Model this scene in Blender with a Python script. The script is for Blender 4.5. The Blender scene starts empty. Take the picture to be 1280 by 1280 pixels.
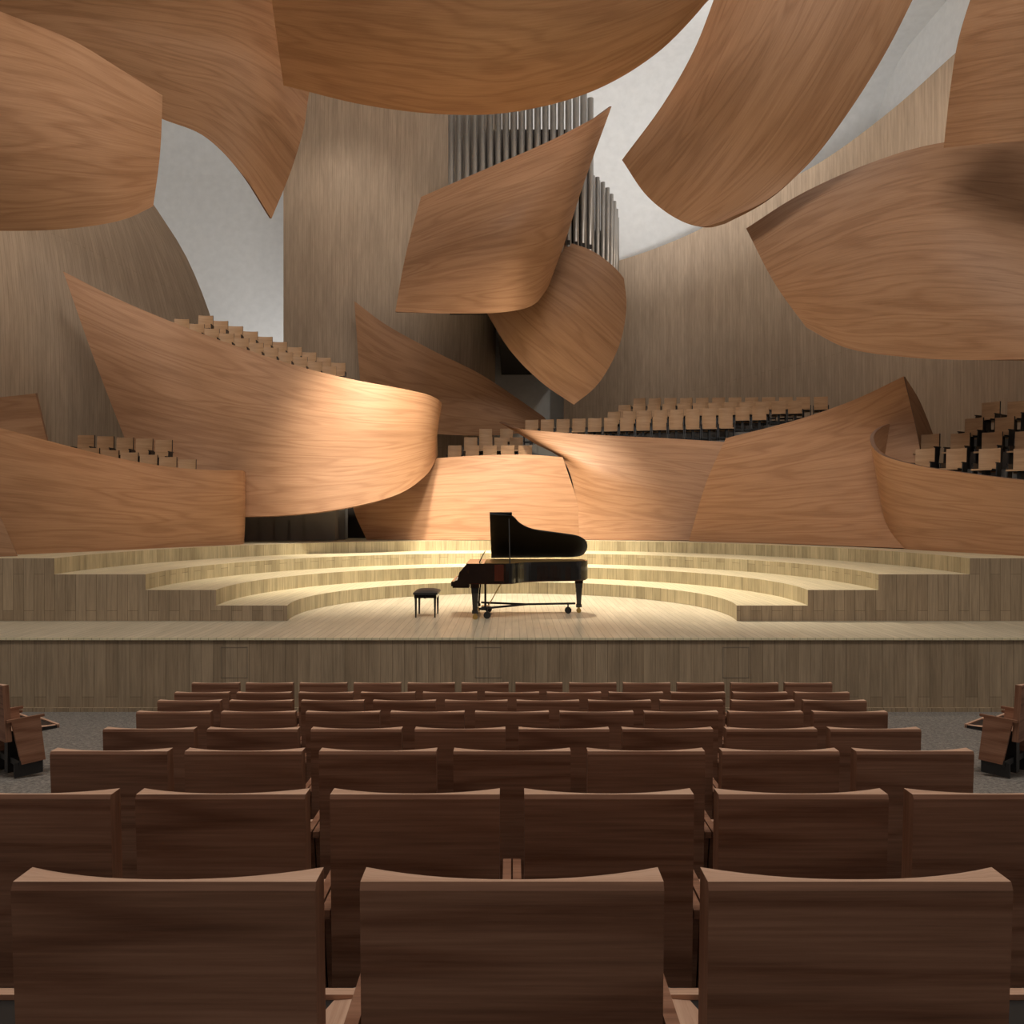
import bpy, math, random
from mathutils import Vector, Matrix
random.seed(4)
# World units are metres. z = 0 is the spectator's eye level; hall floor by the stage is z = -3.35.
scene = bpy.context.scene
COL = scene.collection
try: scene.view_settings.view_transform = 'Standard'
except Exception: pass

# ------------------------------------------------------------------ materials
def new_mat(name):
    m = bpy.data.materials.new(name); m.use_nodes = True
    nt = m.node_tree; b = nt.nodes['Principled BSDF']
    return m, nt, b
def mth(nt, op, a, b=None, c=None):
    n = nt.nodes.new('ShaderNodeMath'); n.operation = op
    for i, v in enumerate((a, b, c)):
        if v is None: continue
        if isinstance(v, (int, float)): n.inputs[i].default_value = v
        else: nt.links.new(v, n.inputs[i])
    return n.outputs[0]
def mapped(nt, sc, rot=0.0, kind='UV'):
    t = nt.nodes.new('ShaderNodeTexCoord'); mp = nt.nodes.new('ShaderNodeMapping')
    mp.inputs['Scale'].default_value = sc; mp.inputs['Rotation'].default_value = (0, 0, rot)
    nt.links.new(t.outputs[kind], mp.inputs[0]); return mp.outputs[0]
def noise(nt, vec, scale=1, detail=6, rough=.55, dist=0.):
    n = nt.nodes.new('ShaderNodeTexNoise'); n.inputs['Scale'].default_value = scale
    n.inputs['Detail'].default_value = detail; n.inputs['Roughness'].default_value = rough
    n.inputs['Distortion'].default_value = dist
    nt.links.new(vec, n.inputs['Vector']); return n.outputs['Fac']
def ramp(nt, fac, stops):
    r = nt.nodes.new('ShaderNodeValToRGB'); nt.links.new(fac, r.inputs[0])
    e = r.color_ramp.elements
    e[0].position, e[0].color = stops[0][0], (*stops[0][1], 1)
    e[1].position, e[1].color = stops[-1][0], (*stops[-1][1], 1)
    for p, c in stops[1:-1]:
        x = e.new(p); x.color = (*c, 1)
    return r.outputs[0]
def mix(nt, mode, fac, a, b):
    n = nt.nodes.new('ShaderNodeMixRGB'); n.blend_type = mode
    for i, v in enumerate((fac, a, b)):
        if isinstance(v, (int, float)): n.inputs[i].default_value = v
        elif isinstance(v, tuple): n.inputs[i].default_value = (*v, 1)
        else: nt.links.new(v, n.inputs[i])
    return n.outputs[0]
def bump(nt, b, h, s=.1, d=.01):
    n = nt.nodes.new('ShaderNodeBump'); n.inputs['Strength'].default_value = s; n.inputs['Distance'].default_value = d
    nt.links.new(h, n.inputs['Height']); nt.links.new(n.outputs[0], b.inputs['Normal'])

def veneer(name, dark, mid, light, s=1.0, rough=.5, lines=14, linestr=.35, spec=.3):
    """grain runs along U (metres)"""
    m, nt, b = new_mat(name)
    broad = noise(nt, mapped(nt, (.30*s, 3.2*s, 1)), 1, 4, .5, .2)
    contour = noise(nt, mapped(nt, (.14*s, 1.3*s, 1)), 1, 2, .5, .2)
    fine = noise(nt, mapped(nt, (1.1*s, 40*s, 1)), 1, 6, .65)
    micro = noise(nt, mapped(nt, (5*s, 90*s, 1)), 1, 3, .6)
    sn = mth(nt, 'SINE', mth(nt, 'MULTIPLY', contour, lines*6.28))
    sn = mth(nt, 'MULTIPLY_ADD', sn, .5, .5)
    f = mth(nt, 'ADD', mth(nt, 'MULTIPLY', broad, .4), mth(nt, 'MULTIPLY', fine, .6))
    col = ramp(nt, f, [(.34, dark), (.5, mid), (.66, light)])
    l = mth(nt, 'MULTIPLY', mth(nt, 'POWER', sn, 2.5), linestr)
    l = mth(nt, 'MULTIPLY', l, mth(nt, 'MULTIPLY_ADD', micro, 1.0, .3))
    col = mix(nt, 'MULTIPLY', l, col, (.62, .52, .45))
    nt.links.new(col, b.inputs['Base Color'])
    b.inputs['Roughness'].default_value = rough
    b.inputs['Specular IOR Level'].default_value = spec
    bump(nt, b, fine, .1, .004)
    return m
def planks(name, c1, c2, gap, width=.14, length=2.6, rough=.5, grain=.35, rot=True, gapsize=.004, spec=.3):
    m, nt, b = new_mat(name)
    v = mapped(nt, (1, 1, 1), math.pi/2 if rot else 0)
    br = nt.nodes.new('ShaderNodeTexBrick'); nt.links.new(v, br.inputs['Vector'])
    br.inputs['Color1'].default_value = (*c1, 1); br.inputs['Color2'].default_value = (*c2, 1)
    br.inputs['Mortar'].default_value = (*gap, 1); br.inputs['Scale'].default_value = 1
    br.inputs['Mortar Size'].default_value = gapsize; br.inputs['Brick Width'].default_value = length
    br.inputs['Row Height'].default_value = width; br.offset = .37
    sc = (26, 1.3, 1) if rot else (1.3, 26, 1)
    sc2 = (4, .5, 1) if rot else (.5, 4, 1)
    g = noise(nt, mapped(nt, sc), 1, 6, .65, .2); g2 = noise(nt, mapped(nt, sc2), 1, 3, .5, .5)
    gg = mth(nt, 'ADD', mth(nt, 'MULTIPLY', g, .6), mth(nt, 'MULTIPLY', g2, .4))
    gr = ramp(nt, gg, [(.3, (.45, .45, .45)), (.7, (1.25, 1.25, 1.25))])
    col = mix(nt, 'MULTIPLY', grain, br.outputs['Color'], gr)
    nt.links.new(col, b.inputs['Base Color'])
    b.inputs['Roughness'].default_value = rough; b.inputs['Specular IOR Level'].default_value = spec
    bump(nt, b, g, .08, .003)
    return m
def plain(name, c, rough=.6, metal=0., spec=.5, coat=0.):
    m, nt, b = new_mat(name)
    n = noise(nt, mapped(nt, (1, 1, 1), 0, 'Object'), 3, 4)
    col = mix(nt, 'MULTIPLY', .14, (c[0], c[1], c[2]), ramp(nt, n, [(.3, (.6, .6, .6)), (.7, (1.2, 1.2, 1.2))]))
    nt.links.new(col, b.inputs['Base Color'])
    b.inputs['Roughness'].default_value = rough; b.inputs['Metallic'].default_value = metal
    b.inputs['Specular IOR Level'].default_value = spec; b.inputs['Coat Weight'].default_value = coat
    return m

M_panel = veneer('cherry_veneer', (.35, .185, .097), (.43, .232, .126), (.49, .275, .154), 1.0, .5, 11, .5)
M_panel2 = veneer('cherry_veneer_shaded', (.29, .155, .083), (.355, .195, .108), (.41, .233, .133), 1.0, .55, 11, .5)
M_rim = plain('panel_edge', (.20, .10, .055), .6)
M_slat = planks('wall_oak_boards', (.46, .345, .25), (.49, .37, .27), (.29, .21, .15), .16, 30, .6, .55, True, .004)
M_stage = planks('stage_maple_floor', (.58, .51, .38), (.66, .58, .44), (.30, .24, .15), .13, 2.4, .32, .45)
M_riser = planks('riser_oak_boards', (.47, .39, .24), (.61, .52, .33), (.25, .2, .12), .24, 1.3, .5, .85)
M_tread = planks('tread_maple', (.67, .59, .40), (.74, .65, .45), (.35, .28, .18), .13, 2.4, .4, .3)
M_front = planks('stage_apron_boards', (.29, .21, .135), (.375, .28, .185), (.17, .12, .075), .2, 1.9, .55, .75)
M_seat = veneer('seat_walnut', (.175, .082, .048), (.265, .128, .077), (.35, .178, .112), 2.2, .5, 9, 1.0)
M_seatlt = veneer('seat_walnut_lit', (.46, .28, .19), (.57, .36, .255), (.65, .44, .32), 3.2, .5, 8, .4)  # paler walnut: light caught by the top edges put into its colour
M_bseat = veneer('balcony_seat_veneer', (.42, .25, .13), (.52, .32, .18), (.60, .39, .23), 2.5, .5, 6, .3)
M_black = plain('black_metal', (.012, .011, .011), .45)
M_plaster = plain('white_plaster', (.86, .86, .855), .85)
M_grey = plain('grey_concrete', (.20, .19, .18), .85)
M_dark = plain('dark_recess', (.03, .022, .018), .8)
M_pipe = plain('organ_pipe_tin', (.42, .39, .36), .38, .8)
M_lacq = plain('black_lacquer', (.006, .005, .005), .12, 0, .5, .6)
M_brown = plain('mahogany_lacquer', (.06, .012, .006), .2, 0, .5, .4)
M_gold = plain('cast_iron_gold', (.5, .32, .12), .4, .7)
M_white = plain('ivory_keys', (.8, .78, .72), .3)
M_leather = plain('black_leather', (.015, .014, .014), .5)
M_brass = plain('brass', (.6, .42, .15), .3, 1.)
# carpet
M_carpet, nt, b = new_mat('grey_carpet')
n1 = noise(nt, mapped(nt, (1, 1, 1), 0, 'Object'), 28, 8, .8)
nt.links.new(ramp(nt, n1, [(.38, (.07, .062, .055)), (.62, (.32, .29, .26))]), b.inputs['Base Color'])
b.inputs['Roughness'].default_value = .95; bump(nt, b, n1, .4, .02)

# ------------------------------------------------------------------ mesh helpers
class MB:
    """mesh builder with per face material / uv / smooth"""
    def __init__(s): s.v = []; s.f = []; s.m = []; s.uv = []; s.sm = []
    def face(s, pts, mi=0, uv=None, smooth=False):
        i = len(s.v); s.v += [tuple(p) for p in pts]; s.f.append(tuple(range(i, i+len(pts))))
        s.m.append(mi); s.sm.append(smooth)
        if uv is None:
            p = [Vector(q) for q in pts]; n = (p[1]-p[0]).cross(p[2]-p[0])
            if n.length < 1e-12 and len(p) > 3: n = (p[2]-p[0]).cross(p[3]-p[0])
            a = [abs(c) for c in n]
            if a[2] >= a[0] and a[2] >= a[1]: uv = [(q.x, q.y) for q in p]
            elif a[1] >= a[0]: uv = [(q.x, q.z) for q in p]
            else: uv = [(q.y, q.z) for q in p]
        s.uv.append(uv)
    def grid(s, G, mi=0, UV=None, smooth=True, flip=False):
        nu, nv = len(G), len(G[0]); o = len(s.v)
        for i in range(nu):
            for j in range(nv): s.v.append(tuple(G[i][j]))
        for i in range(nu-1):
            for j in range(nv-1):
                q = [(i, j), (i+1, j), (i+1, j+1), (i, j+1)]
                if flip: q.reverse()
                s.f.append(tuple(o+a*nv+c for a, c in q)); s.m.append(mi); s.sm.append(smooth)
                s.uv.append([UV[a][c] for a, c in q] if UV else [(a, c) for a, c in q])
    def box(s, x0, x1, y0, y1, z0, z1, mi=0, M=None, ms=None):
        c = [Vector((x, y, z)) for x in (x0, x1) for y in (y0, y1) for z in (z0, z1)]
        F = [(0, 1, 3, 2), (4, 6, 7, 5), (0, 4, 5, 1), (2, 3, 7, 6), (0, 2, 6, 4), (1, 5, 7, 3)]
        for k, f in enumerate(F):  # -x +x -y +y -z +z
            p = [c[i] for i in f]; mm = ms[k] if ms else mi
            o = len(s.f); s.face(p, mm)
            if M is not None:
                for i in s.f[o]: s.v[i] = tuple(M @ Vector(s.v[i]))
    def hexa(s, c, mi=0):
        for f in [(0, 1, 3, 2), (4, 6, 7, 5), (0, 4, 5, 1), (2, 3, 7, 6), (0, 2, 6, 4), (1, 5, 7, 3)]:
            s.face([c[i] for i in f], mi)
    def tube(s, prof, cx, cy, n=16, mi=0, caps=True):
        """prof list of (r,z)"""
        G = [[Vector((cx+r*math.cos(2*math.pi*k/n), cy+r*math.sin(2*math.pi*k/n), z)) for (r, z) in prof] for k in range(n+1)]
        UV = [[(k*.1, z) for (r, z) in prof] for k in range(n+1)]
        s.grid(G, mi, UV)
        if caps:
            for r, z in (prof[0], prof[-1]):
                if r > 1e-4: s.face([(cx+r*math.cos(2*math.pi*k/n), cy+r*math.sin(2*math.pi*k/n), z) for k in range(n)], mi)
    def rod(s, a, b_, r, n=10, mi=0):
        a = Vector(a); b_ = Vector(b_); d = (b_-a); L = d.length; q = d.to_track_quat('Z', 'Y')
        R = [[a+q @ Vector((r*math.cos(2*math.pi*k/n), r*math.sin(2*math.pi*k/n), t*L)) for t in (0, 1)] for k in range(n+1)]
        s.grid(R, mi, [[(k*.05, t) for t in (0, 1)] for k in range(n+1)])
        for t in (0, 1): s.face([R[k][t] for k in range(n)], mi)
    def prism(s, poly, z0, z1, mi=0, top=None, side=None):
        top = mi if top is None else top; side = mi if side is None else side
        n = len(poly)
        s.face([(x, y, z1) for x, y in poly], top); s.face([(x, y, z0) for x, y in reversed(poly)], mi)
        d = 0
        for i in range(n):
            a, b_ = poly[i], poly[(i+1) % n]; L = math.hypot(b_[0]-a[0], b_[1]-a[1])
            s.face([(a[0], a[1], z0), (b_[0], b_[1], z0), (b_[0], b_[1], z1), (a[0], a[1], z1)], side,
                   [(d, z0), (d+L, z0), (d+L, z1), (d, z1)]); d += L
    def mesh(s, name, mats):
        me = bpy.data.meshes.new(name); me.from_pydata(s.v, [], s.f)
        for m in mats: me.materials.append(m)
        uvl = me.uv_layers.new(name='UVMap'); k = 0
        for p, uv in zip(me.polygons, s.uv):
            for li, c in zip(p.loop_indices, uv): uvl.data[li].uv = c
        me.polygons.foreach_set('material_index', s.m); me.polygons.foreach_set('use_smooth', s.sm)
        me.update(); return me
    def obj(s, name, mats, parent=None, loc=None):
        o = bpy.data.objects.new(name, s.mesh(name, mats)); COL.objects.link(o)
        if parent: o.parent = parent
        if loc: o.location = loc
        return o

def cr(pts, n):
    """catmull-rom through pts, n samples by arc length"""
    P = [Vector(p) for p in pts]
    if len(P) == 2: return [P[0].lerp(P[1], i/(n-1)) for i in range(n)]
    Q = [P[0]*2-P[1]]+P+[P[-1]*2-P[-2]]; D = []
    for i in range(1, len(Q)-2):
        p0, p1, p2, p3 = Q[i-1:i+3]
        t0 = 0; t1 = t0+max((p1-p0).length, 1e-6)**.5; t2 = t1+max((p2-p1).length, 1e-6)**.5; t3 = t2+max((p3-p2).length, 1e-6)**.5
        for k in range(24):
            t = t1+(t2-t1)*k/24
            A1 = p0*((t1-t)/(t1-t0))+p1*((t-t0)/(t1-t0)); A2 = p1*((t2-t)/(t2-t1))+p2*((t-t1)/(t2-t1))
            A3 = p2*((t3-t)/(t3-t2))+p3*((t-t2)/(t3-t2))
            B1 = A1*((t2-t)/(t2-t0))+A2*((t-t0)/(t2-t0)); B2 = A2*((t3-t)/(t3-t1))+A3*((t-t1)/(t3-t1))
            D.append(B1*((t2-t)/(t2-t1))+B2*((t-t1)/(t2-t1)))
    D.append(P[-1])
    L = [0]
    for i in range(1, len(D)): L.append(L[-1]+(D[i]-D[i-1]).length)
    out = []; j = 0
    for i in range(n):
        s = L[-1]*i/(n-1)
        while j < len(L)-2 and L[j+1] < s: j += 1
        out.append(D[j].lerp(D[j+1], (s-L[j])/max(L[j+1]-L[j], 1e-9)))
    return out
def clen(c): return sum((c[i]-c[i-1]).length for i in range(1, len(c)))

def panel(name, bottom, top, left=None, right=None, bulge=(0, 0, 0), mat=None, th=.09, nu=56, nv=28, parent=None, swap=False, mats=None):
    c0, c1 = cr(bottom, nu), cr(top, nu)
    d0 = cr([bottom[0]]+(left or [])+[top[0]], nv); d1 = cr([bottom[-1]]+(right or [])+[top[-1]], nv)
    B = Vector(bulge); G = []
    for i in range(nu):
        u = i/(nu-1); row = []
        for j in range(nv):
            v = j/(nv-1)
            p = c0[i]*(1-v)+c1[i]*v+d0[j]*(1-u)+d1[j]*u-(c0[0]*(1-u)*(1-v)+c0[-1]*u*(1-v)+c1[0]*(1-u)*v+c1[-1]*u*v)
            row.append(p+B*(math.sin(math.pi*u)*math.sin(math.pi*v)))
        G.append(row)
    N = [[None]*nv for _ in range(nu)]
    for i in range(nu):
        for j in range(nv):
            a = G[min(i+1, nu-1)][j]-G[max(i-1, 0)][j]; b_ = G[i][min(j+1, nv-1)]-G[i][max(j-1, 0)]
            n = a.cross(b_); N[i][j] = n.normalized() if n.length > 1e-9 else Vector((0, -1, 0))
    F = [[G[i][j]+N[i][j]*th/2 for j in range(nv)] for i in range(nu)]
    K = [[G[i][j]-N[i][j]*th/2 for j in range(nv)] for i in range(nu)]
    LU = (clen(c0)+clen(c1))/2; LV = (clen(d0)+clen(d1))/2; off = random.random()*20
    UV = [[((i/(nu-1)*LU+off, j/(nv-1)*LV+off) if not swap else (j/(nv-1)*LV+off, i/(nu-1)*LU+off)) for j in range(nv)] for i in range(nu)]
    mb = MB(); mb.grid(F, 0, UV); mb.grid(K, 0, UV, flip=True)
    def rim(a, b_):
        mb.grid([[a[k], b_[k]] for k in range(len(a))], 1, [[(k*.1, 0), (k*.1, th)] for k in range(len(a))], smooth=True)
    rim([F[i][0] for i in range(nu)], [K[i][0] for i in range(nu)]); rim([F[i][-1] for i in range(nu)], [K[i][-1] for i in range(nu)])
    rim(F[0], K[0]); rim(F[-1], K[-1])
    return mb.obj(name, mats or [mat or M_panel, M_rim], parent)

# ------------------------------------------------------------------ room shell
def rake(y):
    pts = [(-4, -.62), (1.3, -1.50), (2.25, -1.71), (3.25, -1.90), (4.2, -2.07), (5.2, -2.22), (6.1, -2.366), (7.05, -2.50), (8.2, -2.667), (13.45, -3.35)]
    for (a, za), (b_, zb) in zip(pts, pts[1:]):
        if y <= b_: return za+(zb-za)*(y-a)/(b_-a)
    return -3.35
ys = [-4, 1.3, 2.25, 3.25, 4.2, 5.2, 6.1, 7.05, 8.2, 13.45]
mb = MB(); mb.grid([[Vector((x, y, rake(y))) for y in ys] for x in (-17, 0, 17)], 0, [[(x, y) for y in ys] for x in (-17, 0, 17)], smooth=False)
mb.obj('floor', [M_carpet])

mb = MB(); mb.box(-17, 17, 38, 38.3, -3.5, 20, 0)
cv = [Vector((0, 38-4*(1-math.cos(t)), 16+4*math.sin(t))) for t in [k*math.pi/2/10 for k in range(11)]]
mb.grid([[Vector((x, p.y, p.z)) for p in cv] for x in (-17, 17)], 0, None)
mb.obj('wall_back', [M_plaster])
mb = MB(); mb.box(-17, 17, -4, 38.3, 20, 20.3, 0); mb.obj('ceiling', [M_plaster])
mb = MB(); mb.box(-17.3, -17, -4, 38.3, -3.6, 20.3, 0); mb.obj('wall_left', [M_plaster])
mb = MB(); mb.box(17, 17.3, -4, 38.3, -3.6, 20.3, 0); mb.obj('wall_right', [M_plaster])

def wall_slat(name, base, top, left=None, right=None):
    return panel(name, base, top, left, right, mats=[M_slat, M_slat], th=.16, nu=60, nv=20)
wall_slat('wall_right_boarded',
    [(2.4, 36.8, -.88), (4.86, 36, -.88), (8.05, 35, -.88), (10.05, 33.5, -.88), (12.1, 31, -.88), (13.4, 28, -.88), (14.0, 25, -.88), (14.2, 21.5, -.88), (14.2, 15.6, -.88)],
    [(2.4, 36.8, 11.0), (4.86, 36, 11.3), (8.05, 35, 12.25), (10.05, 33.5, 13.07), (12.1, 31, 13.6), (13.4, 28, 14.1), (14.0, 25, 14.4), (14.2, 21.5, 14.2), (14.2, 15.6, 14.2)])
wall_slat('wall_left_boarded',
    [(-14.6, 15.6, -.88), (-14.8, 18, -.88), (-14.3, 24, -.88), (-12.8, 29, -.88), (-10.9, 32, -.88)],
    [(-14.6, 15.6, 12), (-14.8, 18, 12), (-14.3, 24, 12), (-13.7, 27, 11.6), (-13.05, 29, 11.1)],
    right=[(-11.3, 31.5, 5.35), (-11.7, 31, 7.44), (-12.3, 30, 9.6)])
wall_slat('wall_center_boarded',
    [(-8.84, 31, -.88), (-6, 31.2, -.88), (-3, 31.6, -.88), (-1.2, 32.8, -.88), (-.9, 34.5, -.88), (-1.6, 37.9, -.88)],
    [(-8.84, 31, 19.9), (-6, 31.2, 19.9), (-3, 31.6, 19.9), (-1.0, 32.8, 19.9), (-.6, 34.5, 19.9), (-1.2, 37.9, 17)])

# ------------------------------------------------------------------ stage
mb = MB()
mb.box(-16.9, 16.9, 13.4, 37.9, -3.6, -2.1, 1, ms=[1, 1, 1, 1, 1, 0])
mb.box(-16.9, 16.9, 13.36, 13.40, -2.14, -2.1, 2)          # nosing
mb.box(-16.9, 16.9, 13.35, 13.42, -3.4, -3.27, 1)
for cx in (-4.65, -.4, 3.75):                                    # flush service hatches in the apron
    for x0, x1, z0, z1 in ((cx-.22, cx+.22, -2.27, -2.26), (cx-.22, cx+.22, -2.78, -2.77), (cx-.22, cx-.21, -2.78, -2.26), (cx+.21, cx+.22, -2.78, -2.26)):
        mb.box(x0, x1, 13.395, 13.41, z0, z1, 3)
mb.obj('stage', [M_stage, M_front, M_tread, plain('hatch_frame', (.20, .155, .11), .6)])

mb = MB(); C = (0, 16.2); RR = [4.4, 5.75, 7.1, 8.85]; ZZ = [-2.095, -1.8, -1.5, -1.2, -.89]
for k, r in enumerate(RR):
    a0 = math.asin(.8/r); n = 72
    arc = [(C[0]-r*math.cos(-a0+(math.pi+2*a0)*i/n), C[1]+r*math.sin(-a0+(math.pi+2*a0)*i/n)) for i in range(n+1)]
    arc[0] = (arc[0][0], 15.4); arc[-1] = (arc[-1][0], 15.4)
    z0, z1 = ZZ[k], ZZ[k+1]
    back = 37.8; W = 16.85; d = 0
    for i in range(n):                       # risers and treads
        a, b_ = arc[i], arc[i+1]; L = math.hypot(b_[0]-a[0], b_[1]-a[1])
        mb.face([(a[0], a[1], z0), (b_[0], b_[1], z0), (b_[0], b_[1], z1), (a[0], a[1], z1)], 1, [(d, z0), (d+L, z0), (d+L, z1), (d, z1)], True)
        d += L
    outer = []
    for (x, y) in arc:
        dx, dy = x-C[0], y-C[1]
        if dy <= 0.001: outer.append((math.copysign(W, dx), y)); continue
        t = min(W/max(abs(dx), 1e-6), (back-C[1])/dy); outer.append((dx*t, C[1]+dy*t))
    for i in range(n):
        p = [(*arc[i], z1), (*arc[i+1], z1), (*outer[i+1], z1), (*outer[i], z1)]
        mb.face(p, 0, [(q[0], q[1]) for q in p])
    for sx in (-1, 1):
        xk = abs(arc[0][0])
        mb.face([(sx*W, 15.4, z0), (sx*xk, 15.4, z0), (sx*xk, 15.4, z1), (sx*W, 15.4, z1)], 2)
mb.obj('orchestra_riser', [M_tread, M_riser, M_front])

# ------------------------------------------------------------------ hanging acoustic panels
panel('acoustic_panel', [(-5.7, 20, 10.7), (-3.6, 20, 10.2), (-1.6, 20, 9.98), (0, 20, 10.04), (1.9, 19, 10.03), (3.24, 18, 10.35), (4.25, 17, 10.97)],
      [(-5.0, 16, 11.8), (-3.0, 15.5, 11.9), (0, 15, 11.7), (2.5, 15.5, 11.9), (5.1, 16, 11.8)], bulge=(0, -.3, -.5), mat=M_panel)
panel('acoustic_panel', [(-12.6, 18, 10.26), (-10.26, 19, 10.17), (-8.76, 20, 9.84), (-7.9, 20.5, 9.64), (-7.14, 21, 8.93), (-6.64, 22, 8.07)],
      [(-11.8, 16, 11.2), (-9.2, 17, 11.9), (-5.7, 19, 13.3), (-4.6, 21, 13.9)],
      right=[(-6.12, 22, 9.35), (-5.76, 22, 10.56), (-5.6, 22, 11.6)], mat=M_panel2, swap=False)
panel('acoustic_panel', [(-10.8, 15, 5.33), (-9.9, 15.5, 5.47), (-8.96, 16, 5.68), (-8.1, 16.5, 6.02), (-7.65, 17, 6.49)],
      [(-9.36, 13, 8.58), (-8.96, 14, 8.75), (-8.5, 15.5, 9.1), (-8.0, 16.3, 9.0), (-7.45, 17, 8.84)],
      right=[(-7.51, 17, 7.65)], bulge=(.1, -.6, -.2), mat=M_panel)
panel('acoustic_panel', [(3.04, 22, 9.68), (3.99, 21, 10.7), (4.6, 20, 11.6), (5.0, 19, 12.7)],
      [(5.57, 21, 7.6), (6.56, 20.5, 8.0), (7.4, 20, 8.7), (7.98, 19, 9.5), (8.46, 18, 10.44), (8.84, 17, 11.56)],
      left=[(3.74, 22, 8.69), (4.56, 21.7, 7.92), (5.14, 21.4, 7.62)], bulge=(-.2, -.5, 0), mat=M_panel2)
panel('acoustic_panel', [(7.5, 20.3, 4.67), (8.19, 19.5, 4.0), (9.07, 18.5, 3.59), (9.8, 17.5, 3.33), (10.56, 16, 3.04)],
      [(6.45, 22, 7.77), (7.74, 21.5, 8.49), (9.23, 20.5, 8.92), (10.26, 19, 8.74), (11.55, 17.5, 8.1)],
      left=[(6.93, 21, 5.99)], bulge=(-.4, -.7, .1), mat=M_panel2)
panel('acoustic_panel', [(9.21, 17, 7.74), (9.44, 16, 7.36), (10.2, 15, 7.0)], [(9.07, 15.5, 10.4), (9.3, 14.8, 10.1), (9.6, 14, 9.8)],
      left=[(9.08, 16.5, 8.75), (8.96, 16, 9.44)], mat=M_panel2)

# ------------------------------------------------------------------ pipe organ
organ = bpy.data.objects.new('pipe_organ', None); COL.objects.link(organ); organ.location = (0, 27, 0)
bpy.context.view_layer.update()
def oparent(o):
    o.parent = organ; o.matrix_parent_inverse = organ.matrix_world.inverted()
oparent(panel('case_panel_upper', [(-3.63, 25, 6.25), (-1.96, 24.5, 6.08), (-.245, 24.5, 6.13), (.63, 25, 6.48), (1.1, 25.5, 7.14)],
      [(-2.86, 25.3, 9.94), (-1.0, 25, 10.6), (1.24, 24.8, 11.5), (2.38, 25, 12.2), (3.14, 25.5, 12.93)],
      left=[(-3.3, 25, 8.0)], right=[(1.66, 25.5, 8.67), (2.24, 25.5, 10.46)], bulge=(0, -.6, 0)))
oparent(panel('case_panel_lower', [(-.96, 27.5, 7.0), (0, 27, 5.4), (1.08, 27, 4.32), (2.08, 27, 3.62)],
      [(1.1, 27.5, 9.35), (1.76, 27, 9.1), (2.67, 26.7, 8.68), (3.35, 26.8, 8.23), (3.75, 27, 7.88)],
      right=[(2.84, 27, 4.27), (3.56, 27, 5.54), (3.83, 27, 6.89)], bulge=(0, -.7, 0), mat=M_panel2))
def pipes(name, specs):
    mb = MB()
    for (x, y, zb, zt, r) in specs:
        mb.tube([(r*.25, zb), (r, zb+.5), (r, zt), (r*.86, zt), (r*.86, zt-.3)], x, y, 16, 0, False)
        mb.box(x-r*.45, x+r*.45, y-r*1.08, y-r*.8, zb+.55, zb+.7, 1)
    oparent(mb.obj(name, [M_pipe, M_dark]))
sp = []
for i in range(19):
    t = i/18; x = -2.02+4.7*t
    y = 26.6+.9*max(0, t-.55)**2*4
    sp.append((x, y, 8.4, 13.3+1.0*t-.9*max(0, t-.8), .105))
for i in range(17):
    t = i/16; sp.append((-1.9+4.4*t, 27.15+.4*t, 8.4, 13.8+.9*t, .085))
pipes('pipe_rank_upper', sp)
sp = []
for i in range(12):
    t = i/11; a = t*1.45; x = 1.75+2.05*math.sin(a)/math.sin(1.45); y = 28.0+1.1*(1-math.cos(a))
    sp.append((x, y, 7.6, 12.1-1.45*t*t, .08))
    sp.append((x-.12, y+.35, 7.6, 12.3-1.45*t*t, .07))
pipes('pipe_rank_lower', sp)
mb = MB(); mb.box(-2.2, 2.75, 27.6, 28.4, 7.0, 13.2, 0); mb.box(-1.6, 1.0, 25.9, 28.2, 7.5, 8.2, 0)
mb.box(.8, 3.2, 27.9, 30.2, 6.0, 7.7, 0); mb.box(-.5, 2.2, 28.4, 37.9, 6.5, 11.5, 0); mb.box(1.4, 3.6, 29.3, 29.9, 7.0, 10.3, 0)
oparent(mb.obj('case_body', [M_dark]))

# ------------------------------------------------------------------ balcony parapets
Zb = -.885
panel('balcony_parapet', [(-10.1, 22.6, 0), (-7.75, 22.6, -.14), (-5.75, 22.6, -.05), (-4.35, 23, .19), (-3.3, 23.6, .55), (-2.7, 24.6, 1.12), (-2.48, 26.3, 1.85)],
      [(-12.9, 23, 6.9), (-11.5, 23.5, 6.2), (-10.1, 24, 5.64), (-8.16, 24, 4.92), (-6.48, 24, 4.37), (-4.8, 24, 3.96), (-3.4, 24.3, 3.74), (-2.6, 24.8, 3.62), (-2.3, 25.6, 3.5), (-2.6, 27, 3.45)],
      left=[(-11.15, 23, 2.19), (-12.08, 23, 4.6)], bulge=(0, -.2, 0))
panel('balcony_parapet', [(-11.2, 15.6, Zb), (-10.56, 16.5, Zb), (-10.0, 17.3, Zb), (-9.33, 18.4, Zb), (-8.67, 19.8, Zb), (-7.98, 21, Zb), (-7.5, 22, Zb), (-7.75, 23, Zb)],
      [(-10.8, 15, 1.95), (-10.24, 16, 1.68), (-9.86, 17, 1.5), (-9.44, 18.5, 1.3), (-8.8, 20, 1.14), (-7.98, 21, 1.09), (-7.48, 22, 1.14), (-7.7, 23, 1.1)], bulge=(.15, -.1, 0))
panel('balcony_parapet', [(-13.3, 19, .6), (-12.1, 19.2, .6), (-11.1, 19.6, .6)], [(-13.3, 19, 2.6), (-12.16, 19, 2.72), (-11.3, 19, 2.82)], mat=M_panel)
panel('balcony_parapet', [(-11.6, 15.5, Zb), (-10.7, 15.7, Zb), (-9.95, 16.1, Zb)], [(-11.6, 15.3, 1.4), (-10.9, 15.4, .9), (-10.25, 15.9, .1)], mat=M_panel2)
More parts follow.
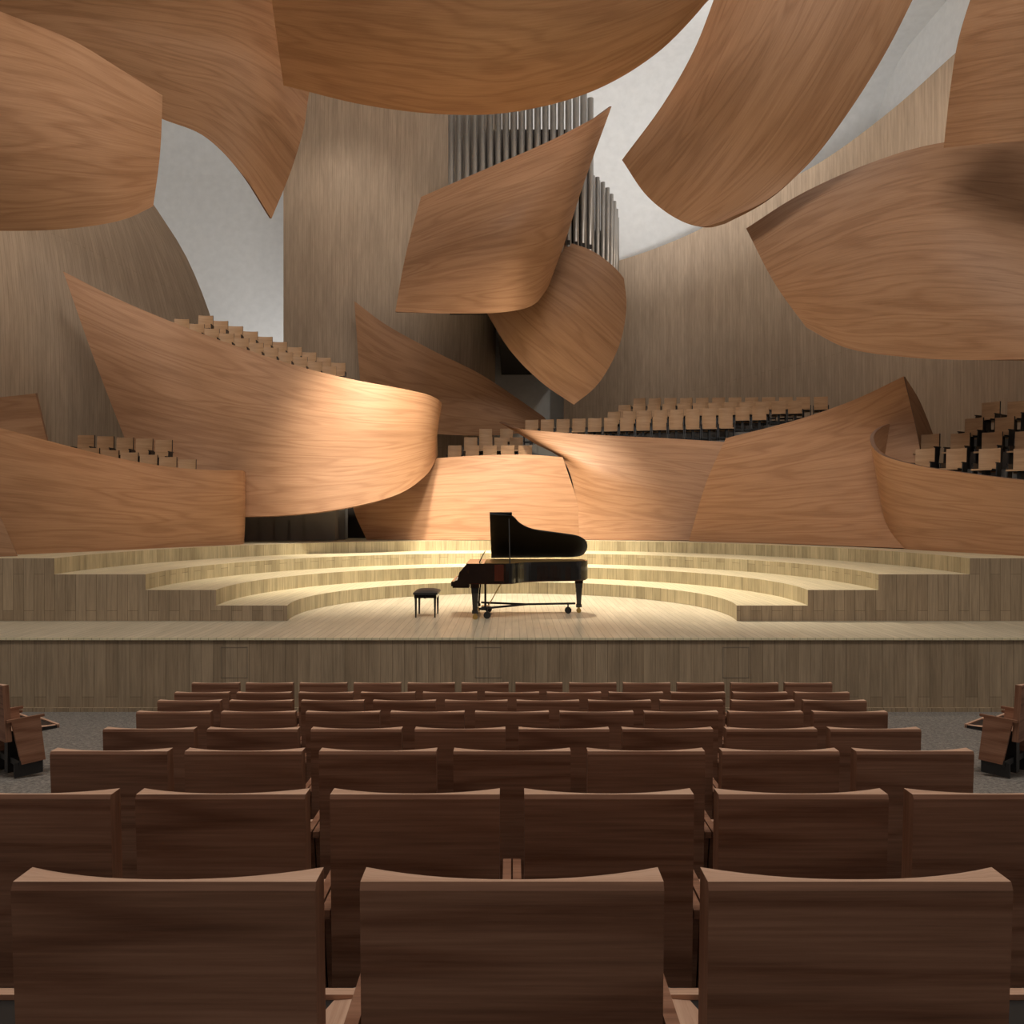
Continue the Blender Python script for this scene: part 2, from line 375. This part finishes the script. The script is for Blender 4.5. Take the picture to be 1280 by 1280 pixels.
panel('balcony_parapet', [(-5.55, 30, 3.2), (-3, 29.6, 2.9), (-.6, 29.6, 2.85), (1.5, 30, 3.1)],
      [(-5.9, 30, 7.9), (-4.8, 29.9, 7.05), (-3, 29.7, 6.0), (-1.2, 29.7, 5.1), (1.2, 30, 3.54)], left=[(-5.7, 30, 5.2)], bulge=(0, -.3, 0))
panel('balcony_parapet', [(-4.62, 25.5, Zb), (-2.77, 25.15, Zb), (0, 25.1, Zb), (2.17, 25.5, Zb)],
      [(-5.2, 26.3, 1.5), (-3.3, 26.2, 1.66), (-1.5, 25.9, 1.79), (.5, 25.9, 1.84), (1.64, 26, 1.77)],
      left=[(-5.1, 25.7, .18)], right=[(2.1, 25.7, .2)])
panel('balcony_parapet', [(2.15, 25.4, Zb), (3.8, 25.0, Zb), (5.6, 24.6, Zb), (6.5, 24.5, Zb)],
      [(-.42, 28, 3.16), (.4, 27, 2.78), (2.6, 26.3, 2.52), (5.1, 25.8, 2.35), (6.95, 25.2, 2.18)],
      left=[(2.1, 25.7, .1), (1.75, 26.1, 1.6), (.6, 27.0, 2.45)])
panel('balcony_parapet', [(5.37, 24.2, Zb), (7.2, 22.5, Zb), (8.5, 20.8, Zb), (9.36, 19.3, Zb), (9.8, 18.8, Zb)],
      [(6.43, 24, 2.2), (8.28, 23, 2.65), (9.46, 22, 3.08), (10.3, 21, 3.55)],
      left=[(5.88, 24, .96)], right=[(10.45, 20.5, 1.64)], bulge=(-.25, -.25, 0))
panel('balcony_parapet', [(10.2, 20.9, Zb), (11.0, 21.6, Zb), (11.7, 22.3, Zb)], [(10.3, 21.05, 3.55), (10.9, 21.5, 3.0), (11.7, 22.2, 2.0)], mat=M_panel2)
panel('balcony_parapet', [(10.7, 21.6, Zb), (9.9, 20.9, Zb), (9.45, 19.8, Zb), (9.6, 18.4, Zb), (9.95, 17.5, Zb), (10.35, 16.3, Zb), (10.7, 15.6, Zb)],
      [(10.5, 21.4, 2.5), (9.6, 20.9, 2.2), (9.0, 20, 1.8), (8.95, 19.4, 1.42), (9.38, 18.4, 1.07), (9.8, 17.5, .875), (10.24, 16, .64), (10.85, 15.4, .53)])
# wall across the opening under the large balcony, its darkness put into the colour
mb = MB(); mb.box(-9.5, -4.6, 27.2, 27.4, Zb, 1.5, 0); mb.box(-8.9, -7.6, 26.9, 27.2, Zb, .9, 1); mb.obj('dark_opening_wall', [M_dark, M_grey])

# ------------------------------------------------------------------ seats
def seat_parts(mb, T, W=.48, back_m=0, edge_m=1, black=2, pan_m=1, arm_m=0, H=.92):
    """facing local +Y, origin on the floor below the back"""
    o = len(mb.v)
    n = 14; hb = .36
    rear = [Vector((-W/2+W*i/n, 0, 0)) for i in range(n+1)]
    def fy(i):
        t = 2*i/n-1; return .014+.044*abs(t)**2.2
    lean = -.03
    zs = [hb, .6, .78, H-.012, H]
    def py(z): return lean*(z-hb)/(H-hb)+.03
    G = [[Vector((p.x, py(z)+(.006 if z == H else 0), z)) for z in zs] for p in rear]
    UVg = [[(p.x, z) for z in zs] for p in rear]
    F = [[Vector((rear[i].x, py(z)+fy(i), z)) for z in zs] for i in range(n+1)]
    ox = random.random()*9
    UVg = [[(u+ox, v+ox*.7) for u, v in r] for r in UVg]
    mb.grid(G, back_m, UVg, smooth=False); mb.grid(F, edge_m, UVg, smooth=True, flip=True)
    mb.grid([[G[i][-1], F[i][-1]] for i in range(n+1)], edge_m, [[(UVg[i][0][0], 0), (UVg[i][0][0], .05)] for i in range(n+1)], smooth=False)
    mb.grid([[G[i][0], F[i][0]] for i in range(n+1)], back_m, None, smooth=False)
    for i in (0, n): mb.grid([[G[i][j], F[i][j]] for j in range(len(zs))], arm_m, [[(z, 0), (z, .05)] for z in zs], smooth=False)
    a = W/2-.012
    P = [[Vector((-a+2*a*i/8, .07+.46*j/6, .445+.012*math.cos((j/6)*3.14)-.012*math.cos((i/8-.5)*3.14))) for j in range(7)] for i in range(9)]
    mb.grid(P, pan_m, [[(.46*j/6+ox, 2*a*i/8+ox) for j in range(7)] for i in range(9)], flip=False)
    mb.box(-a, a, .07, .525, .40, .428, black)
    mb.box(-a, a, .505, .53, .40, .44, pan_m)
    for sx in (-1, 1):
        x0, x1 = sorted((sx*(W/2+.006), sx*(W/2+.032)))
        c = [Vector((x, y, z)) for x in (x0, x1) for (y, z) in ((.16, .12), (.07, .555), (.38, .12), (.33, .555))]
        mb.hexa(c, arm_m)
        mb.box(x0, x1, .03, .37, .555, .58, arm_m)
    mb.box(-.04, .04, .12, .4, .0, .40, black); mb.box(-W/2-.03, W/2+.03, .14, .2, .10, .16, black)
    mb.box(-W/2-.02, -W/2+.0, .1, .36, 0, .14, black); mb.box(W/2, W/2+.02, .1, .36, 0, .14, black)
    for i in range(o, len(mb.v)): mb.v[i] = tuple(T @ Vector(mb.v[i]))

seat_meshes = []
for k in range(6):
    mb = MB(); seat_parts(mb, Matrix.Identity(4)); seat_meshes.append(mb.mesh('theater_seat', [M_seat, M_seatlt, M_black]))
def add_seat(x, y, ang=0.):
    o = bpy.data.objects.new('theater_seat', random.choice(seat_meshes)); COL.objects.link(o)
    o.location = (x, y, rake(y+.25)+.0); o.rotation_euler = (0, 0, ang)
    return o
rowsY = [1.26, 2.26, 3.27, 4.23, 5.19, 6.12, 7.08, 8.15]
TOP = [-.585, -.80, -.98, -1.15, -1.30, -1.446, -1.60, -1.745]
for r, y in enumerate(rowsY):
    n = 5+r; pit = .55
    for i in range(n):
        o = add_seat((i-(n-1)/2)*pit, y); o.location.z = TOP[r]-.92
for sx in (-1, 1):
    for k in range(2):
        o = add_seat(sx*(5.13+.44*k), 7.9+.36*k, sx*math.radians(38))
        o.location.z = rake(7.9+.36*k)+.02

def bank(name, rows):
    """rows: list of (start, end, count) with points = top centre of seat backs; seats face the hall"""
    mb = MB()
    for (a, b_, n) in rows:
        a = Vector(a); b_ = Vector(b_); d = (b_-a); d2 = Vector((d.x, d.y, 0)).normalized()
        f = Vector((d2.y, -d2.x, 0))          # facing toward hall (-Y)
        for i in range(n):
            p = a.lerp(b_, i/(n-1) if n > 1 else 0)
            ang = math.atan2(f.y, f.x)-math.pi/2
            T = Matrix.Translation((p.x, p.y, p.z-.92)) @ Matrix.Rotation(ang, 4, 'Z')
            seat_parts(mb, T, .46, 0, 0, 1, 0, 1)
            w = max((d.length/max(n-1, 1))/2+.01, .27)
            c = [p+d2*s+f*t for s, t in ((-w, -.3), (w, -.3), (w, .66), (-w, .66))]
            mb.prism([(v.x, v.y) for v in c], Zb, p.z-.92, 2)
    return mb.obj(name, [M_bseat, M_black, M_grey])
bank('balcony_seating', [((-10.3, 25.0, 6.02), (-5.8, 25.4, 4.62), 11), ((-9.9, 25.9, 6.35), (-5.7, 26.3, 4.9), 10)])
bank('balcony_seating', [((-11.3, 21.5, 1.72), (-8.75, 21.6, 1.42), 6), ((-11.9, 22.4, 2.15), (-9.75, 22.45, 2.02), 5)])
bank('balcony_seating', [((-1.95, 27.3, 2.27), (.45, 27.3, 2.27), 5), ((-1.45, 28.1, 2.62), (.15, 28.1, 2.62), 4), ((-.95, 28.9, 3.0), (-.2, 28.9, 3.0), 2)])
bank('balcony_seating', [((.7, 28, 3.22), (7.2, 27.0, 3.28), 13), ((3.7, 28.9, 3.62), (8.5, 27.5, 3.62), 10),
                         ((4.2, 29.8, 3.98), (9.9, 28.0, 3.9), 12), ((4.9, 30.7, 4.36), (11.0, 28.5, 4.1), 12)])
bank('balcony_seating', [((10.15, 19.6, 1.55), (11.5, 17.9, 1.42), 4), ((10.8, 20.6, 2.0), (12.1, 18.8, 1.9), 4),
                         ((12.1, 20.9, 2.45), (12.9, 19.6, 2.35), 3), ((12.9, 21.5, 2.95), (13.6, 20.4, 2.85), 3)])

# ------------------------------------------------------------------ grand piano
piano = bpy.data.objects.new('grand_piano', None); COL.objects.link(piano); piano.location = (.06, 16.25, -2.1)
out = cr([(-.95, -.75, 0), (-.3, -.75, 0), (-.06, -.7, 0), (.1, -.45, 0), (.32, -.27, 0), (.97, -.1, 0), (1.3, 0, 0), (1.47, .18, 0), (1.51, .42, 0), (1.42, .68, 0), (1.2, .75, 0)], 60)
outline = [(p.x, p.y) for p in out]+[(-.95, .75)]
mb = MB(); mb.prism(outline, .72, 1.10, 0); mb.obj('rim', [M_lacq], piano)
inn = [(p[0]*.965-.005, p[1]*.94) for p in outline]
mb = MB(); mb.prism([(max(x, -.6), y) for x, y in inn], 1.101, 1.106, 0); mb.obj('soundboard_plate', [M_gold], piano)
mb = MB(); mb.prism([(x*.98, y*.98) for x, y in outline], .70, .74, 0); mb.obj('underside', [M_brown], piano)
mb = MB()
prof = [(-1.24, .66), (-1.24, .74), (-1.12, .78), (-1.08, .93), (-.95, 1.08), (-.9, 1.1), (-.9, .66)]
for y0, y1 in ((-.76, -.66), (.66, .76)):
    a = [(x, y0, z) for x, z in prof]; b_ = [(x, y1, z) for x, z in prof]
    mb.face(a, 0); mb.face(b_[::-1], 0)
    for i in range(len(prof)):
        j = (i+1) % len(prof); mb.face([a[i], b_[i], b_[j], a[j]], 0)
mb.box(-1.22, -.9, -.66, .66, .62, .72, 0); mb.box(-1.24, -1.2, -.66, .66, .66, .75, 0); mb.box(-1.0, -.93, -.66, .66, .72, 1.0, 0)
mb.obj('keybed', [M_lacq], piano)
mb = MB()
for i in range(52): mb.box(-1.19, -1.02, -.65+i*.025, -.65+i*.025+.0235, .72, .745, 0)
for i in range(51):
    if i % 7 in (0, 2, 3, 5, 6): mb.box(-1.13, -1.02, -.65+(i+1)*.025-.006, -.65+(i+1)*.025+.006, .745, .757, 1)
mb.obj('keyboard', [M_white, M_lacq], piano)
def lid_tf(x, w, o=0.):
    a = math.radians(37); return Vector((x, .76-w*math.cos(a)+o*math.sin(a), 1.12+w*math.sin(a)+o*math.cos(a)))
lid = [(-.5, 0), (-.5, 1.55)]+[(p.x, .78-p.y) for p in out if p.x > -.2]
mb = MB(); A = [lid_tf(x, w) for x, w in lid]; Bq = [lid_tf(x, w, .028) for x, w in lid]
mb.face(A, 0); mb.face(Bq[::-1], 0)
for i in range(len(A)):
    j = (i+1) % len(A); mb.face([A[i], Bq[i], Bq[j], A[j]], 0)
A = [lid_tf(x, w, .03) for x, w in ((-.5, 0), (-.5, 1.55), (-.06, 1.55), (-.06, 0))]; Bq = [lid_tf(x, w, .055) for x, w in ((-.5, 0), (-.5, 1.55), (-.06, 1.55), (-.06, 0))]
mb.hexa([A[0], Bq[0], A[1], Bq[1], A[3], Bq[3], A[2], Bq[2]], 0)
M_lid = plain('black_satin_lid', (.006, .005, .005), .45, 0, .25)
mb.obj('lid', [M_lid], piano)
mb = MB(); mb.rod((-.1, -.68, 1.1), lid_tf(-.12, 1.42), .012, 8, 0); mb.obj('lid_prop', [M_black], piano)
mb = MB(); mb.hexa([Vector(p) for p in ((-.72, -.35, 1.1), (-.62, -.35, 1.30), (-.72, .35, 1.1), (-.62, .35, 1.30), (-.70, -.35, 1.1), (-.60, -.35, 1.30), (-.70, .35, 1.1), (-.60, .35, 1.30))], 0)
mb.obj('music_desk', [M_lacq], piano)
mb = MB()
for x, y in ((-.78, -.6), (-.78, .6), (1.33, .42)):
    for (r0, r1, z0, z1) in ((.085, .085, .62, .72), (.07, .075, .52, .62), (.045, .066, .18, .52), (.06, .06, .12, .18)):
        c = [Vector((x+sx*r, y+sy*r, z)) for sx in (-1, 1) for sy in (-1, 1) for r, z in ((r0, z0), (r1, z1))]
        mb.hexa(c, 0)
    mb.rod((x, y-.03, .05), (x, y+.03, .05), .05, 14, 1); mb.box(x-.02, x+.02, y-.04, y+.04, .05, .13, 1)
mb.obj('legs', [M_lacq, M_brass], piano)
mb = MB(); mb.box(-.62, -.58, -.09, -.05, .2, .70, 0); mb.box(-.62, -.58, .05, .09, .2, .70, 0); mb.box(-.68, -.52, -.14, .14, .12, .2, 0)
for y in (-.07, 0, .07): mb.box(-.8, -.66, y-.015, y+.015, .12, .135, 1)
mb.rod((-.55, 0, .18), (-.25, 0, .7), .01, 8, 1); mb.obj('pedal_lyre', [M_lacq, M_brass], piano)
mb = MB(); hub = (.25, .05, .22)
for x, y in ((-.7, -.55), (-.7, .55), (1.25, .38)): mb.rod(hub, (x, y, .2), .022, 8, 0)
for x, y in ((-.55, -.5), (-.55, .5), (1.1, .3)):
    mb.rod((x, y-.03, .07), (x, y+.03, .07), .07, 16, 0); mb.rod((x, y, .07), (x, y, .22), .015, 8, 0)
mb.obj('dolly', [M_black], piano)
mb = MB(); mb.box(-.40, -.22, -.765, -.752, .76, 1.08, 0); mb.obj('rim_reflection', [M_brown], piano)  # red-brown patch: a reflection on the rim put into colour

bench = bpy.data.objects.new('piano_bench', None); COL.objects.link(bench); bench.location = (-1.72, 16.2, -2.1)
mb = MB()
G = [[Vector((-.24+.48*i/10, -.36+.72*j/12, .50+.05*(1-abs(i/5-1)**4)*(1-abs(j/6-1)**4))) for j in range(13)] for i in range(11)]
mb.grid(G, 0); mb.box(-.24, .24, -.36, .36, .46, .50, 0); mb.obj('cushion', [M_leather], bench)
mb = MB(); mb.box(-.22, .22, -.34, .34, .39, .46, 0)
for x in (-.19, .19):
    for y in (-.3, .3):
        c = [Vector((x+sx*r, y+sy*r, z)) for sx in (-1, 1) for sy in (-1, 1) for r, z in ((.014, 0), (.025, .4))]
        mb.hexa(c, 0)
mb.rod((0, -.34, .42), (0, -.42, .42), .03, 12, 0); mb.rod((0, .34, .42), (0, .42, .42), .03, 12, 0)
mb.obj('frame_and_legs', [M_lacq], bench)

# ------------------------------------------------------------------ lights
def spot(name, loc, tgt, e, size=60, blend=.8, r=.35, c=(1, .89, .71)):
    l = bpy.data.lights.new(name, 'SPOT'); l.energy = e; l.spot_size = math.radians(size); l.spot_blend = blend
    l.shadow_soft_size = r; l.color = c
    o = bpy.data.objects.new(name, l); COL.objects.link(o); o.location = loc
    o.rotation_euler = (Vector(tgt)-Vector(loc)).to_track_quat('-Z', 'Y').to_euler(); return o
def area(name, loc, tgt, e, sx, sy, c=(1, .93, .84)):
    l = bpy.data.lights.new(name, 'AREA'); l.shape = 'RECTANGLE'; l.size = sx; l.size_y = sy; l.energy = e; l.color = c
    o = bpy.data.objects.new(name, l); COL.objects.link(o); o.location = loc
    o.rotation_euler = (Vector(tgt)-Vector(loc)).to_track_quat('-Z', 'Y').to_euler(); return o
spot('stage_spotlight', (0, 20.7, 12.6), (0, 18.0, -2), 17500, 66, 1.0)
spot('stage_spotlight', (-2.6, 20.6, 11.3), (-3.9, 23.7, 2.4), 13000, 38, 1.0, .6)
spot('stage_spotlight', (.6, 20.6, 11.3), (.6, 24.4, .6), 14500, 42, 1.0, .6)
area('hall_fill', (0, 4, 16), (0, 16, 5), 1900, 12, 4)  # unseen soft area lamp, added as general fill
spot('fill_uplight', (6.5, 27, 9), (5.5, 31, 17), 3400, 130, 1.0, .5, (1, .98, .95))  # unseen uplights added to lift the white plaster
spot('fill_uplight', (-9.5, 32.5, 4), (-10.5, 37, 10), 1200, 130, 1.0, .5, (1, .98, .95))
spot('wall_fill', (-6.3, 27.5, 16), (-6.3, 31, 6), 450, 100, 1.0, .5, (1, .91, .80))  # unseen lamps added to brighten the boarded walls
spot('wall_fill', (9, 22, 16.5), (11, 30, 5), 1600, 110, 1.0, .5, (1, .91, .80))
spot('wall_fill', (-9.5, 21, 15.5), (-14, 23, 4), 1200, 110, 1.0, .5, (1, .91, .80))

w = bpy.data.worlds.new('World'); scene.world = w; w.use_nodes = True
w.node_tree.nodes['Background'].inputs[0].default_value = (1, .94, .87, 1); w.node_tree.nodes['Background'].inputs[1].default_value = .24

cam = bpy.data.cameras.new('camera'); cam.sensor_width = 36; cam.lens = 36*1000/1280; cam.clip_end = 200
co = bpy.data.objects.new('camera', cam); COL.objects.link(co); co.location = (0, 0, 0); co.rotation_euler = (math.pi/2, 0, 0)
scene.camera = co
